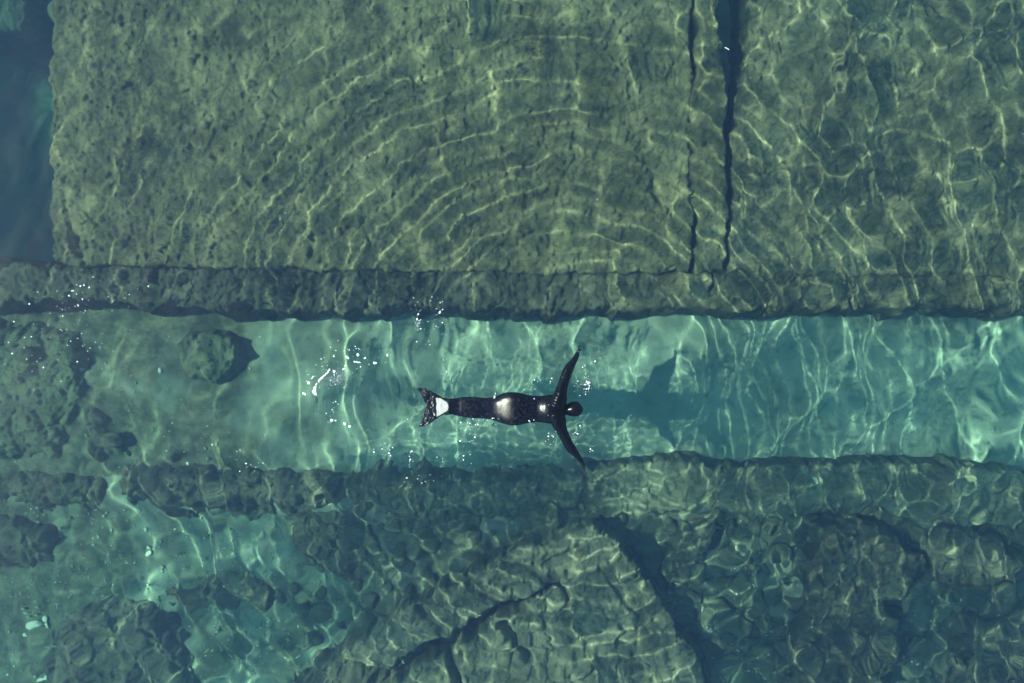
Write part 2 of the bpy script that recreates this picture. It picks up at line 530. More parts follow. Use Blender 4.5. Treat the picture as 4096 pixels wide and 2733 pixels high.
block('concrete_slab', [(200, -160), (2768, -160), (2762, 300), (2772, 700), (2770, 1000), (2760, 1088), (2300, 1098), (1500, 1085), (900, 1072), (212, 1058), (205, 500)],
      1.3, 3.0, M['slab'], 'huge algae covered concrete slab filling the upper left of the picture', 'slab', res=0.02, jag=0.07, lump=0.06, clump=0.075, seed=3,
      crack=[(2560, 560, 2640, 800, 0.10, 0.10), (260, 760, 300, 1000, 0.05, 0.08), (285, 900, 330, 1050, 0.04, 0.08), (1290, 850, 1230, 1060, 0.03, 0.04)])
block('concrete_kerb', [(2788, -160), (2885, -160), (2878, 120), (2905, 420), (2905, 700), (2895, 1085), (2785, 1092), (2778, 800), (2760, 550), (2755, 420), (2786, 260)],
      1.27, 2.9, M['slab'], 'narrow concrete strip between the dark gap and the huge slab', 'kerb', res=0.02, jag=0.06, lump=0.05, clump=0.05, seed=4)
block('concrete_slab', [(2985, -160), (4330, -160), (4330, 1120), (3600, 1100), (2925, 1098), (2922, 700), (2950, 480), (2990, 250), (2985, 60)],
      1.36, 3.0, M['slab_far'], 'wide sunken concrete slab at upper right, right of the dark gap', 'slab', res=0.02, jag=0.06, lump=0.055, clump=0.06, seed=5, stones=0.03, stone_scale=3.2,
      crack=[(3960, 1080, 4030, 900, 0.03, 0.06)])

LEDGE = 'stone blocks in the ledge along the upper channel edge'
ledge = [
    ([(-160, 1062), (205, 1060), (400, 1070), (470, 1225), (330, 1245), (200, 1232), (-160, 1255)], 1.75, 'leftmost weedy block of the upper ledge below the deep blue water', 0.12, 6),
    ([(400, 1060), (690, 1060), (730, 1150), (700, 1240), (600, 1265), (480, 1240), (440, 1150)], 1.65, 'dark weedy ledge block with droplets floating over its left half', 0.11, 7),
    ([(700, 1060), (1010, 1070), (985, 1180), (1010, 1240), (900, 1270), (760, 1250), (745, 1160)], 1.68, 'dark rough ledge block above the weedy boulder in the channel', 0.11, 8),
    ([(1020, 1070), (1400, 1070), (1440, 1180), (1410, 1262), (1250, 1275), (1050, 1265), (1000, 1160)], 1.6, 'long dark ledge block left of the swimmer, above the foam', 0.10, 9),
    ([(1410, 1070), (1980, 1075), (2010, 1180), (1980, 1255), (1700, 1270), (1440, 1265), (1450, 1160)], 1.6, 'long ledge block straight above the tail fin of the swimmer', 0.10, 10),
    ([(1985, 1075), (2450, 1080), (2430, 1262), (2150, 1270), (1995, 1260), (2020, 1160)], 1.55, 'ledge block above the raised arm of the swimmer', 0.08, 11),
    ([(2432, 1095), (2860, 1090), (2850, 1262), (2440, 1266)], 1.42, 'smooth flat ledge block below the concrete kerb', 0.02, 12),
    ([(2850, 1070), (3390, 1075), (3400, 1255), (3150, 1268), (2865, 1258)], 1.42, 'knobbly ledge block right of the smooth flat one', 0.09, 13),
    ([(3380, 1075), (4330, 1085), (4330, 1266), (3900, 1255), (3390, 1252)], 1.45, 'longest ledge block at the right border of the picture', 0.08, 14)]
for poly, d, lab, st, sd in ledge:
    cx_ = sum(p[0] for p in poly) / len(poly)
    poly = [(x, y - 26 if y > 1200 else y) for x, y in poly]
    if sd < 12:
        poly = [(x + (34 if x > cx_ else -34), y) for x, y in poly]
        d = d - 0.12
    block('ledge_block', poly, d, 2.9, M['slab_far'] if sd > 11 else M['ledge'], lab, 'ledge block', LEDGE, res=0.022, jag=0.13 if sd != 12 else 0.04, lump=0.09 if sd != 12 else 0.03, clump=0.06, stones=st, stone_scale=3.4, seed=sd, skirt=0.12)

# bank below the channel
block('stone_bank', [(2330, 1868), (2700, 1850), (3000, 1868), (3400, 1856), (3700, 1866), (4000, 1872), (4330, 1960), (4330, 2120), (3900, 2100), (3500, 2040), (3100, 2075), (2750, 2030), (2400, 2070)],
      1.95, 2.8, M['cobble'], 'long flat stone bank along the lower channel edge, right of the swimmer', 'bank', res=0.022, jag=0.09, lump=0.06, stones=0.09, clump=0.04, stone_scale=3.4, seed=20, skirt=0.1)
block('stone_bank', [(1330, 1900), (1700, 1890), (2080, 1900), (2345, 1890), (2380, 2060), (1900, 2080), (1650, 2110), (1420, 2040)],
      2.12, 2.8, M['cobble'], 'blurred stone bank below the body of the swimmer', 'bank', res=0.022, jag=0.12, lump=0.08, stones=0.12, clump=0.05, stone_scale=3.0, seed=21, skirt=0.35)

# tipped slabs at the bottom
block('tipped_slab', [(2378, 2092), (2470, 2170), (2600, 2330), (2680, 2460), (2790, 2640), (2850, 2790), (2420, 2790), (2240, 2300), (2060, 2390), (1800, 2520), (1500, 2690), (1330, 2640), (1620, 2440), (1950, 2260)],
      1.6, 2.8, M['cobble'], 'big broken slab with its pointed corner below the lower arm of the swimmer', 'slab', res=0.022, jag=0.09, lump=0.07, stones=0.10, clump=0.05, stone_scale=3.6, seed=22, skirt=0.08, tilt=(0.01, 0.03),
      crack=[(2080, 2250, 2330, 2420, 0.04, 0.10), (1880, 2330, 2010, 2420, 0.05, 0.12), (2400, 2260, 2560, 2480, 0.04, 0.10), (2330, 2180, 2180, 2260, 0.03, 0.08), (2480, 2560, 2640, 2490, 0.04, 0.10), (1680, 2440, 1760, 2520, 0.05, 0.12)])
block('tipped_slab', [(2225, 2330), (2330, 2470), (2420, 2590), (2440, 2790), (1480, 2790), (1640, 2690), (1900, 2540)],
      1.68, 2.8, M['cobble'], 'lower broken slab set below the long diagonal crack', 'slab', res=0.022, jag=0.1, lump=0.07, stones=0.13, clump=0.05, stone_scale=3.6, seed=23, skirt=0.1,
      crack=[(2010, 2500, 2120, 2640, 0.07, 0.3), (1790, 2600, 1840, 2760, 0.06, 0.3)])
block('rock_mass', [(2560, 2620), (2700, 2600), (2830, 2690), (2860, 2800), (2470, 2800), (2480, 2690)],
      1.7, 2.9, M['ledge'], 'dark rock at the bottom border between the broken slabs and the cobbles', 'rock', jag=0.14, lump=0.10, stones=0.14, clump=0.05, seed=24, skirt=0.2)
block('rock_mass', [(3265, 2095), (3480, 2060), (3600, 2140), (3700, 2260), (3690, 2330), (3600, 2420), (3620, 2560), (3560, 2800), (3160, 2800), (3180, 2550), (3250, 2400), (3240, 2230)],
      1.78, 2.9, M['rock'], 'large brown rock mass among the cobbles at lower right', 'rock', jag=0.16, lump=0.10, stones=0.16, clump=0.05, stone_scale=3.2, seed=25, skirt=0.3)
block('rock_mass', [(3800, 2130), (3900, 2100), (4010, 2150), (4110, 2250), (4090, 2340), (3900, 2370), (3740, 2330), (3730, 2220)],
      1.82, 2.9, M['rock'], 'rounded brown rock mass at the right border', 'rock', jag=0.14, lump=0.09, stones=0.15, clump=0.05, stone_scale=3.4, seed=26, skirt=0.3)
block('rock_mass', [(3880, 2480), (4050, 2440), (4330, 2420), (4330, 2800), (3780, 2800), (3840, 2640)],
      1.9, 2.9, M['rock'], 'brown rock mass in the lower right corner', 'rock', jag=0.16, lump=0.09, stones=0.15, clump=0.05, stone_scale=3.4, seed=27, skirt=0.3)
block('rock_mass', [(2760, 2080), (2870, 2070), (2850, 2200), (2740, 2330), (2680, 2350), (2650, 2260)],
      2.12, 2.9, M['rock'], 'leaning elongated rock right of the black shadow of the big broken slab', 'rock', jag=0.09, lump=0.07, stones=0.09, clump=0.05, seed=28, skirt=0.12)

# the dark stones at the left end of the channel and below it
WEED = 'weedy rock masses at the left border'
for poly, d, lab, sd in (
        ([(-160, 1270), (150, 1290), (300, 1330), (355, 1450), (330, 1640), (240, 1840), (-160, 1840)], 2.12, 'wide weedy rock mass at the left end of the channel', 30),
        ([(350, 1560), (480, 1640), (520, 1830), (360, 1850), (300, 1740)], 2.3, 'weedy rock beside the wide one at the left end of the channel', 31),
        ([(-160, 1855), (150, 1860), (400, 1870), (470, 1950), (380, 2030), (-160, 2030)], 2.35, 'dark low rock at the left border below the channel', 32),
        ([(440, 1862), (640, 1845), (820, 1845), (1010, 1868), (1240, 1872), (1420, 1880), (1440, 2010), (1290, 2040), (1100, 2045), (780, 2045), (500, 2025)], 2.3, 'long dark rock ridge below the left part of the channel', 33),
        ([(600, 2340), (760, 2310), (990, 2320), (1180, 2360), (1200, 2420), (1000, 2440), (640, 2420)], 2.78, 'low flat rock island in the gravel at lower left', 34),
        ([(200, 2560), (330, 2460), (480, 2420), (640, 2490), (700, 2600), (780, 2800), (150, 2800)], 2.5, 'large dark rock mass at the bottom border in the gravel', 35),
        ([(-160, 2120), (60, 2080), (180, 2130), (170, 2230), (60, 2270), (-160, 2260)], 2.45, 'dark rock on the gravel cut by the left border', 36),
        ([(1180, 2060), (1420, 2050), (1600, 2140), (1560, 2300), (1400, 2330), (1230, 2220)], 2.5, 'dark streaky rock between the gravel and the broken slabs', 37),
        ([(1560, 2420), (1480, 2560), (1330, 2640), (1180, 2800), (1480, 2800), (1600, 2680)], 2.0, 'narrow rock at the bottom left of the broken slabs', 38)):
    block('rock_mass', poly, d, 3.1, M['ledge'] if sd in (32, 36) else M['boulder'] if sd in (30, 31) else M['rock'], lab, 'rock', None, jag=0.13, lump=0.09, stones=0.15, clump=0.06, stone_scale=3.0, seed=sd, skirt=0.45)
block('rock_mass', [(-160, -160), (90, -160), (110, 40), (90, 110), (20, 140), (-160, 120)], 3.5, 6.0, M['ledge'], 'weedy rock rising from the deep water in the upper left corner', 'rock', jag=0.1, lump=0.08, stones=0.12, seed=39)


# ------------------------------------------------------------------ loose boulders and cobbles
def stone_mesh(name, seed, sub=3, rough=0.16, flat=0.75):
    bm = bmesh.new()
    bmesh.ops.create_icosphere(bm, subdivisions=sub, radius=1.0)
    co = np.array([v.co[:] for v in bm.verts])
    r = np.random.default_rng(seed)
    # chop with random planes for a broken look, then lumps
    for _ in range(9):
        nrm = r.normal(size=3)
        nrm /= np.linalg.norm(nrm)
        off = r.uniform(0.62, 0.92)
        d = co @ nrm - off
        co = co - np.outer(np.maximum(d, 0) * 0.85, nrm)
    n = fbm(co[:, 0] * 1.7 + co[:, 2] + seed, co[:, 1] * 1.7 - co[:, 2] * 0.7, 4, seed)
    co = co * (1 + rough * n)[:, None]
    co[:, 2] *= flat
    for v, c in zip(bm.verts, co):
        v.co = c
    me = bpy.data.meshes.new(name)
    bm.to_mesh(me)
    bm.free()
    me.polygons.foreach_set('use_smooth', np.ones(len(me.polygons), bool))
    return me


def stone(name, px, py, depth, size, mat, label, cat, group=None, seed=0, sub=4, rz=0.0, flat=0.75, rough=0.2):
    me = stone_mesh(name, seed, sub, rough, flat)
    o = link(name, me, mat)
    x, y = pt(px, py, depth)
    o.location = (float(x), float(y), -depth - size[2] * 0.75)
    o.scale = size
    o.rotation_euler = (0, 0, rz)
    return tag(o, label, cat, group)


block('boulder', [(725, 1390), (770, 1340), (850, 1325), (915, 1355), (935, 1420), (905, 1480), (850, 1510), (770, 1500), (722, 1450)], 2.15, 2.75, M['boulder'], 'weedy boulder with a black shadow standing alone in the channel', 'boulder', jag=0.07, lump=0.08, stones=0.10, clump=0.07, stone_scale=3.4, seed=61, skirt=0.14)
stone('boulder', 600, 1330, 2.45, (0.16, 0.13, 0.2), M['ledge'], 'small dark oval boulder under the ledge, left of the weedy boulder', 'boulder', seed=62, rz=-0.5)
stone('boulder', 90, 1420, 1.8, (0.16, 0.14, 0.2), M['boulder'], 'pale weedy stone on the rock mass at the left border', 'boulder', seed=63)
stone('boulder', 420, 1760, 2.0, (0.22, 0.12, 0.2), M['cobble'], 'pale flat stone at the lower left end of the channel', 'boulder', seed=64, rz=0.1)
stone('boulder', 3060, 1370, 2.55, (0.20, 0.17, 0.2), M['ledge'], 'low dark stone in the channel just below the right ledge', 'boulder', seed=65)
stone('boulder', 3085, 1530, 2.58, (0.13, 0.24, 0.2), M['ledge'], 'upright low dark stone in the middle of the right channel', 'boulder', seed=66, rz=0.2)
stone('boulder', 3060, 1650, 2.58, (0.22, 0.17, 0.2), M['ledge'], 'wide low dark stone in the lower half of the right channel', 'boulder', seed=67)
stone('boulder', 3120, 1590, 2.6, (0.10, 0.10, 0.15), M['ledge'], 'small dark stone right of the wide low one in the channel', 'boulder', seed=68)
stone('boulder', 3330, 1620, 2.62, (0.10, 0.16, 0.15), M['cobble'], 'lone faint stone farthest right in the channel', 'boulder', seed=69)
stone('boulder', 1300, 1650, 2.6, (0.10, 0.2, 0.14), M['boulder'], 'low weedy stone under the foam streaks', 'boulder', seed=70)
stone('boulder', 2930, 2120, 2.05, (0.14, 0.17, 0.2), M['cobble'], 'pale rounded stone right of the leaning elongated rock', 'boulder', seed=71)
stone('boulder', 3115, 2410, 2.05, (0.11, 0.10, 0.16), M['cobble'], 'bright tan stone left of the large brown rock mass', 'boulder', seed=72)
stone('boulder', 3250, 1920, 1.92, (0.09, 0.10, 0.12), M['white_stone'], 'small bright stone lying on the stone bank', 'boulder', seed=73)
stone('boulder', 1830, 2310, 1.5, (0.14, 0.09, 0.12), M['cobble'], 'pale oval stone on the big broken slab', 'boulder', seed=74)
stone('boulder', 2310, 2350, 1.9, (0.15, 0.13, 0.16), M['cobble'], 'pale stone at the head of the dark cleft between the broken slabs', 'boulder', seed=75)
for i, (px, py, s, lab) in enumerate(((588, 2190, 0.035, 'small white stone in the gravel below the dark ridge'), (590, 2215, 0.05, 'white stone right beside the small white one in the gravel'),
                                     (575, 2120, 0.035, 'tiny white stone high up in the gravel'), (125, 2500, 0.07, 'largest of three white stones near the left border'),
                                     (158, 2475, 0.06, 'upper of three white stones near the left border'), (160, 2502, 0.045, 'right of three white stones near the left border'),
                                     (95, 2540, 0.05, 'lone pale stone below the three white stones'), (170, 2722, 0.04, 'white stone at the bottom border near the left corner'),
                                     (1262, 2510, 0.05, 'bright white stone left of the broken slabs'), (2690, 2305, 0.05, 'bright yellowish stone at the tip of the leaning rock'))):
    x, y = pt(px, py, 2.7)
    z = float(bed_z(x, y))
    o = stone('white_stone', px, py, 2.7, (s * 1.2, s * 0.9, s), M['white_stone'], lab, 'stone', 'bright stones', seed=80 + i, sub=3, rz=i)
    o.location.z = z + 0.02

cob_src = [stone_mesh('cobble', 100 + i, 2, 0.22, 0.7) for i in range(8)]
for m_ in cob_src:
    m_.materials.append(M['cobble'])
rc = np.random.default_rng(8)
placed = []
tries = 0
while len(placed) < 260 and tries < 12000:
    tries += 1
    if rc.random() < 0.72:
        px, py = rc.uniform(2650, 4090), rc.uniform(1960, 2725)
    else:
        px, py = rc.uniform(1150, 2500), rc.uniform(2040, 2725)
    s = float(np.exp(rc.normal(math.log(0.125), 0.38)))
    x, y = map(float, pt(px, py, 2.3))
    if any(abs(x - a) < 0.8 * (s + c) and abs(y - b) < 0.8 * (s + c) for a, b, c in placed):
        continue
    placed.append((x, y, s))
    o = bpy.data.objects.new('cobble', cob_src[len(placed) % 8])
    COL.objects.link(o)
    o.location = (x, y, float(bed_z(x, y)) + 0.25 * s)
    o.scale = (s * rc.uniform(0.8, 1.3), s * rc.uniform(0.8, 1.2), s * rc.uniform(0.7, 1.1))
    o.rotation_euler = (rc.uniform(-0.3, 0.3), rc.uniform(-0.3, 0.3), rc.uniform(0, 6.28))
    o.cycles.is_caustics_receiver = True
    side = 'right of the big broken slab' if px > 2600 else 'round the foot of the broken slabs'
    size = 'small' if s < 0.125 else 'large'
    tag(o, size + ' rounded cobble of the rubble bed ' + side, 'cobble', size + ' loose cobbles ' + side)


# gravel in the lower left
def scatter(name, pts, mat, label, cat, flat=0.7, sub=1):
    bm = bmesh.new()
    bmesh.ops.create_icosphere(bm, subdivisions=sub, radius=1.0)
    v0 = np.array([v.co[:] for v in bm.verts])
    f0 = np.array([[v.index for v in f.verts] for f in bm.faces])
    bm.free()
    r = np.random.default_rng(len(pts))
    cos, fs = [], []
    for i, (x, y, z, sx, sy, sz, a) in enumerate(pts):
        v = v0 * (1 + 0.25 * r.uniform(-1, 1, (len(v0), 1))) * np.array([sx, sy, sz * flat])
        ca, sa = math.cos(a), math.sin(a)
        v = np.stack([v[:, 0] * ca - v[:, 1] * sa + x, v[:, 0] * sa + v[:, 1] * ca + y, v[:, 2] + z], -1)
        cos.append(v)
        fs.append(f0 + i * len(v0))
    me = mesh_np(name, np.concatenate(cos), np.concatenate(fs))
    return tag(link(name, me, mat), label, cat, kind='stuff')


pts = []
for i in range(5200):
    if i % 3 and i < 3400:
        continue
    if i < 3400:
        px, py = rc.uniform(0, 1500), rc.uniform(2020, 2730)
    elif i < 5000:
        px, py = rc.uniform(2500, 4090), rc.uniform(1950, 2730)
    else:
        px, py = rc.uniform(0, 1100), rc.uniform(1290, 1900)
    x, y = map(float, pt(px, py, 2.6))
    s = float(np.exp(rc.normal(math.log(0.014), 0.4)))
    pts.append((x, y, float(bed_z(x, y)) + 0.2 * s, s * rc.uniform(0.8, 1.5), s, s, rc.uniform(0, 6.28)))
scatter('gravel', pts, M['pebble'], 'fine gravel and small stones strewn over the sea bed', 'gravel', 0.5)

# ------------------------------------------------------------------ swimmer
def cr(cx, cyy):
    """a point of the close-up view of the swimmer in metres"""
    return ((1600 + 0.41456 * cx) - 2048) / PXM, (1366.5 - (1300 + 0.41456 * cyy)) / PXM


def spline(xk, yk, x):
    """monotone-ish cubic through knots"""
    xk, yk = np.asarray(xk, float), np.asarray(yk, float)
    m = np.gradient(yk, xk)
    i = np.clip(np.searchsorted(xk, x) - 1, 0, len(xk) - 2)
    h = xk[i + 1] - xk[i]
    t = (x - xk[i]) / h
    return (2 * t ** 3 - 3 * t ** 2 + 1) * yk[i] + (t ** 3 - 2 * t ** 2 + t) * h * m[i] + (-2 * t ** 3 + 3 * t ** 2) * yk[i + 1] + (t ** 3 - t ** 2) * h * m[i + 1]


# station, upper edge, lower edge (close-up pixels), height of the back above water, thickness
ST = np.array([
    (430, 705, 868, 0.020, 0.10), (462, 712, 866, 0.062, 0.11), (480, 713, 864, 0.066, 0.11), (500, 712, 863, 0.040, 0.10), (530, 709, 872, 0.012, 0.10), (560, 705, 880, 0.006, 0.11),
    (600, 700, 888, 0.018, 0.13), (660, 697, 896, 0.030, 0.15), (720, 698, 903, 0.032, 0.16), (780, 703, 904, 0.022, 0.17), (830, 708, 908, 0.012, 0.18), (880, 703, 916, 0.014, 0.19),
    (930, 690, 930, 0.030, 0.21), (980, 668, 948, 0.055, 0.23), (1040, 653, 962, 0.088, 0.25), (1100, 651, 968, 0.112, 0.26), (1160, 658, 962, 0.112, 0.25), (1220, 674, 950, 0.085, 0.23),
    (1270, 684, 944, 0.048, 0.22), (1310, 686, 942, 0.030, 0.21), (1350, 685, 943, 0.044, 0.22), (1400, 681, 948, 0.078, 0.24), (1450, 674, 956, 0.095, 0.25), (1500, 674, 958, 0.092, 0.24),
    (1545, 690, 945, 0.072, 0.21), (1575, 722, 908, 0.052, 0.18), (1592, 757, 876, 0.040, 0.15), (1606, 766, 868, 0.036, 0.14), (1625, 760, 872, 0.046, 0.16), (1655, 748, 878, 0.064, 0.19), (1690, 742, 882, 0.074, 0.21),
    (1720, 749, 879, 0.068, 0.20), (1745, 768, 864, 0.046, 0.16), (1760, 790, 842, 0.018, 0.10), (1768, 808, 824, -0.015, 0.03)])


def loft(x0, x1, nst, nseg=56, grow=0.0, power=2.5, caps=True):
    sx = np.linspace(x0, x1, nst)
    a = np.linspace(0, 2 * math.pi, nseg, endpoint=False)
    top, bot, zt, th = (spline(ST[:, 0], ST[:, j], sx) for j in (1, 2, 3, 4))
    pw = np.full(nst, power)
    pw = np.where(sx > 1600, 2.05, pw)
    pw = pw + 1.6 * np.exp(-((sx - 1060) / 90) ** 2) * (power > 3)
    rings = []
    for i in range(nst):
        X0, y0 = cr(sx[i], top[i])
        _, y1 = cr(sx[i], bot[i])
        hw = abs(y1 - y0) / 2 + grow + (0.006 if sx[i] > 1618 else 0)
        ca, sa = np.cos(a), np.sin(a)
        e = 2 / pw[i]
        yy = (y0 + y1) / 2 + hw * np.sign(ca) * np.abs(ca) ** e
        zz = zt[i] - th[i] / 2 + (th[i] / 2 + grow) * np.sign(sa) * np.abs(sa) ** e
        rings.append(np.stack([np.full(nseg, X0), yy, zz], -1))
    co = np.concatenate(rings)
    idx = np.arange(nst * nseg).reshape(nst, nseg)
    q = np.stack([idx[:-1], np.roll(idx[:-1], -1, 1), np.roll(idx[1:], -1, 1), idx[1:]], -1).reshape(-1, 4)
    faces = [list(map(int, f)) for f in q]
    if caps:
        faces.append(list(map(int, idx[0][::-1])))
        faces.append(list(map(int, idx[-1])))
    return co, faces


def tube(path, nseg=20, sub=8):
    """path of (x, y, z, horizontal half width, vertical half width)"""
    P = np.array(path, float)
    t = np.arange(len(P))
    tt = np.linspace(0, len(P) - 1, (len(P) - 1) * sub + 1)
    S = np.stack([spline(t, P[:, j], tt) for j in range(5)], -1)
    d = np.gradient(S[:, :3], axis=0)
    d /= np.linalg.norm(d, axis=1)[:, None]
    side = np.cross(d, np.array([0, 0, 1.0]))
    side /= np.linalg.norm(side, axis=1)[:, None]
    up = np.cross(side, d)
    a = np.linspace(0, 2 * math.pi, nseg, endpoint=False)
    co = np.concatenate([S[i, :3] + np.outer(np.cos(a) * S[i, 3], side[i]) + np.outer(np.sin(a) * S[i, 4], up[i]) for i in range(len(S))])
    idx = np.arange(len(S) * nseg).reshape(len(S), nseg)
    q = np.stack([idx[:-1], np.roll(idx[:-1], -1, 1), np.roll(idx[1:], -1, 1), idx[1:]], -1).reshape(-1, 4)
    return co, [list(map(int, f)) for f in q] + [list(map(int, idx[0][::-1])), list(map(int, idx[-1]))]


def join(parts):
    co, fs, n = [], [], 0
    for c, f in parts:
        co.append(np.asarray(c))
        fs += [[i + n for i in q] for q in f]
        n += len(c)
    return np.concatenate(co), fs


def plain_mesh(name, co, faces):
    me = bpy.data.meshes.new(name)
    me.from_pydata([tuple(map(float, c)) for c in co], [], faces)
    bm = bmesh.new()
    bm.from_mesh(me)
    bmesh.ops.recalc_face_normals(bm, faces=bm.faces)
    bm.to_mesh(me)
    bm.free()
    me.polygons.foreach_set('use_smooth', np.ones(len(me.polygons), bool))
    return me


def fused(name, co, faces, voxel, smooth_it=6):
    """overlapping closed shapes grown into one continuous skin"""
    me = plain_mesh(name, co, faces)
    o = bpy.data.objects.new(name, me)
    COL.objects.link(o)
    r = o.modifiers.new('r', 'REMESH')
    r.mode = 'VOXEL'
    r.voxel_size = voxel
    s = o.modifiers.new('s', 'SMOOTH')
    s.factor = 0.5
    s.iterations = smooth_it
    dg = bpy.context.evaluated_depsgraph_get()
    out = bpy.data.meshes.new_from_object(o.evaluated_get(dg))
    bpy.data.objects.remove(o)
    out.polygons.foreach_set('use_smooth', np.ones(len(out.polygons), bool))
    return out


person = empty('person', (*cr(1450, 815), -0.05))
tag(person, 'person face down in a black hooded wetsuit with arms spread, wearing a glittering fish tail', 'person')
PO = np.array(person.location[:])


def arm(pts):
    return [(*cr(x, y), z + 0.028, hw * 0.00168, hv * 0.00158) for x, y, z, hw, hv in pts]


up_arm = arm([(1508, 790, 0.02, 72, 72), (1535, 715, 0.022, 64, 60), (1550, 650, 0.010, 51, 50), (1573, 570, 0.000, 43, 43), (1604, 480, -0.012, 42, 40), (1630, 420, -0.018, 39, 37), (1672, 355, -0.022, 29, 30), (1703, 300, -0.024, 22, 24), (1716, 265, -0.026, 17, 22)])
dn_arm = arm([(1500, 850, 0.02, 72, 72), (1526, 925, 0.02, 64, 60), (1546, 985, 0.008, 51, 50), (1578, 1055, -0.004, 43, 43), (1612, 1125, -0.012, 41, 40), (1650, 1190, -0.018, 40, 37), (1700, 1250, -0.022, 28, 30), (1738, 1300, -0.024, 20, 24), (1756, 1325, -0.026, 18, 22)])


def hand(wrist, knuckle, tip, side):
    """edge-on hand: palm and four fingers pressed nearly together one above the other, thumb on the upper side"""
    (ax, ay), (kx, ky), (tx, ty) = cr(*wrist), cr(*knuckle), cr(*tip)
    z = 0.0
    parts = [tube([(ax, ay, z, 0.020, 0.030), ((ax + kx) / 2, (ay + ky) / 2, z, 0.020, 0.040), (kx, ky, z, 0.015, 0.042)], 16, 6)]
    d = np.array([tx - kx, ty - ky])
    n = np.array([-d[1], d[0]]) / np.linalg.norm(d)
    for j, (dz, ln) in enumerate(((0.030, 0.88), (0.010, 1.0), (-0.010, 0.95), (-0.030, 0.76))):
        e = np.array([kx, ky]) + d * ln
        m_ = np.array([kx, ky]) + d * ln * 0.5 + n * side * 0.004 * (1 + j)
        b = np.array([kx, ky]) - d * 0.3
        parts.append(tube([(b[0], b[1], z + dz, 0.009, 0.009), (m_[0], m_[1], z + dz * 1.05, 0.0088, 0.009), (e[0], e[1], z + dz * 1.0, 0.006, 0.0065)], 10, 6))
    w = np.array([ax, ay])
    kk = np.array([kx, ky])
    th = [w * 0.7 + kk * 0.3, w * 0.2 + kk * 0.8 - n * side * 0.018, kk + d * 0.25 - n * side * 0.020]
    parts.append(tube([(th[0][0], th[0][1], z + 0.028, 0.012, 0.012), (th[1][0], th[1][1], z + 0.036, 0.010, 0.010), (th[2][0], th[2][1], z + 0.034, 0.007, 0.007)], 10, 6))
    return parts


parts = [loft(1292, 1768, 120), tube(up_arm), tube(dn_arm)]
parts += hand((1712, 275), (1726, 235), (1737, 196), 1) + hand((1752, 1318), (1772, 1352), (1786, 1402), -1)
co, fs = join(parts)
me = fused('body', co - PO, fs, 0.0075, 5)
# tight pleats of the suit where the arms leave the shoulders, ripples down the sleeves
v = np.empty(len(me.vertices) * 3, np.float32)
me.vertices.foreach_get('co', v)
v = v.reshape(-1, 3)
nrm = np.empty(len(me.vertices) * 3, np.float32)
me.vertex_normals.foreach_get('vector', nrm)
nrm = nrm.reshape(-1, 3)
gx, gy = v[:, 0] + PO[0], v[:, 1] + PO[1]
sx0, sy0 = cr(1540, 815)
pleat = np.exp(-((gx - sx0) / 0.055) ** 2) * smooth(0.03, 0.10, np.abs(gy - sy0)) * (1 - smooth(0.20, 0.30, np.abs(gy - sy0)))
disp = 0.008 * pleat * np.sin(gy * 150 + 6 * pnoise(gx * 12, gy * 12, 3))
sleeve = smooth(0.16, 0.24, np.abs(gy - sy0))
disp += sleeve * 0.006 * fbm(gx * 16, gy * 30, 3, 5)
nx0, _ = cr(1598, 815)
disp += 0.003 * np.exp(-((gx - nx0) / 0.012) ** 2) * np.sin(gx * 900)
disp += 0.0012 * fbm(gx * 14, gy * 14, 3, 9)
hx, hy = cr(1690, 812)
v = v + nrm * disp[:, None]
me.vertices.foreach_set('co', np.ascontiguousarray(v, np.float32).ravel())
me.update()
body = link('body', me, M['suit'], person)
tag(body, 'black wetsuit with hood, sleeves and gloves')

# seams of the hood and its rolled neck edge
def ring(x, grow, half, mat, name, parent):
    c0, f0 = loft(x - half, x + half, 5, 56, grow, caps=False)
    me = plain_mesh(name, c0 - PO, f0)
    return link(name, me, mat, parent)


ring(1607, 0.004, 5, M['suit'], 'hood_edge', body)
ring(1642, 0.003, 2.5, M['suit'], 'hood_seam', body)
ring(1672, 0.003, 2.5, M['suit'], 'hood_seam', body)
ring(1304, 0.005, 7, M['suit'], 'waistband', person)

# the tail: legs in one sleeve of scales
c0, f0 = loft(425, 1306, 260, 96, 0.002, 3.2)
gx, gy, gz = c0.T
rip = 0.0016 * fbm(gx * 7, gy * 12, 2, 15)
c0 = c0 + np.stack([0 * gx, 0 * gx, rip], -1)
tail = link('tail', plain_mesh('tail', c0 - PO, f0), M['scales'], person)
tag(tail, 'dark glittering fish tail sleeve over the legs')

# the fluke: a thick two-lobed fin that bends down into the water
FL = [(470, 714), (440, 712), (400, 690), (350, 662), (290, 630), (240, 607), (195, 602), (165, 612), (178, 640), (205, 668), (212, 700), (225, 742), (250, 790), (228, 845), (214, 900), (196, 945), (178, 985), (230, 978), (290, 956), (340, 920), (380, 888), (425, 868), (470, 864)]
P = np.array([cr(*p) for p in FL])
res = 0.0075
lo, hi = P.min(0) - 0.02, P.max(0) + 0.02
xs, ys = np.arange(lo[0], hi[0], res), np.arange(lo[1], hi[1], res)
X, Y = np.meshgrid(xs, ys)
s = poly_sdf(X, Y, P) + 0.004 * fbm(X * 30, Y * 30, 2, 4)
cxs = (X * PXM + 2048 - 1600) / 0.41456
zt = spline([100, 180, 250, 320, 350, 400, 440, 480, 520], [-0.020, 0.004, 0.014, 0.016, 0.020, 0.041, 0.060, 0.076, 0.065], cxs)
thick = 0.010 + 0.040 * smooth(250, 460, cxs)
edge = np.sqrt(np.clip(-s / 0.05, 0, 1))
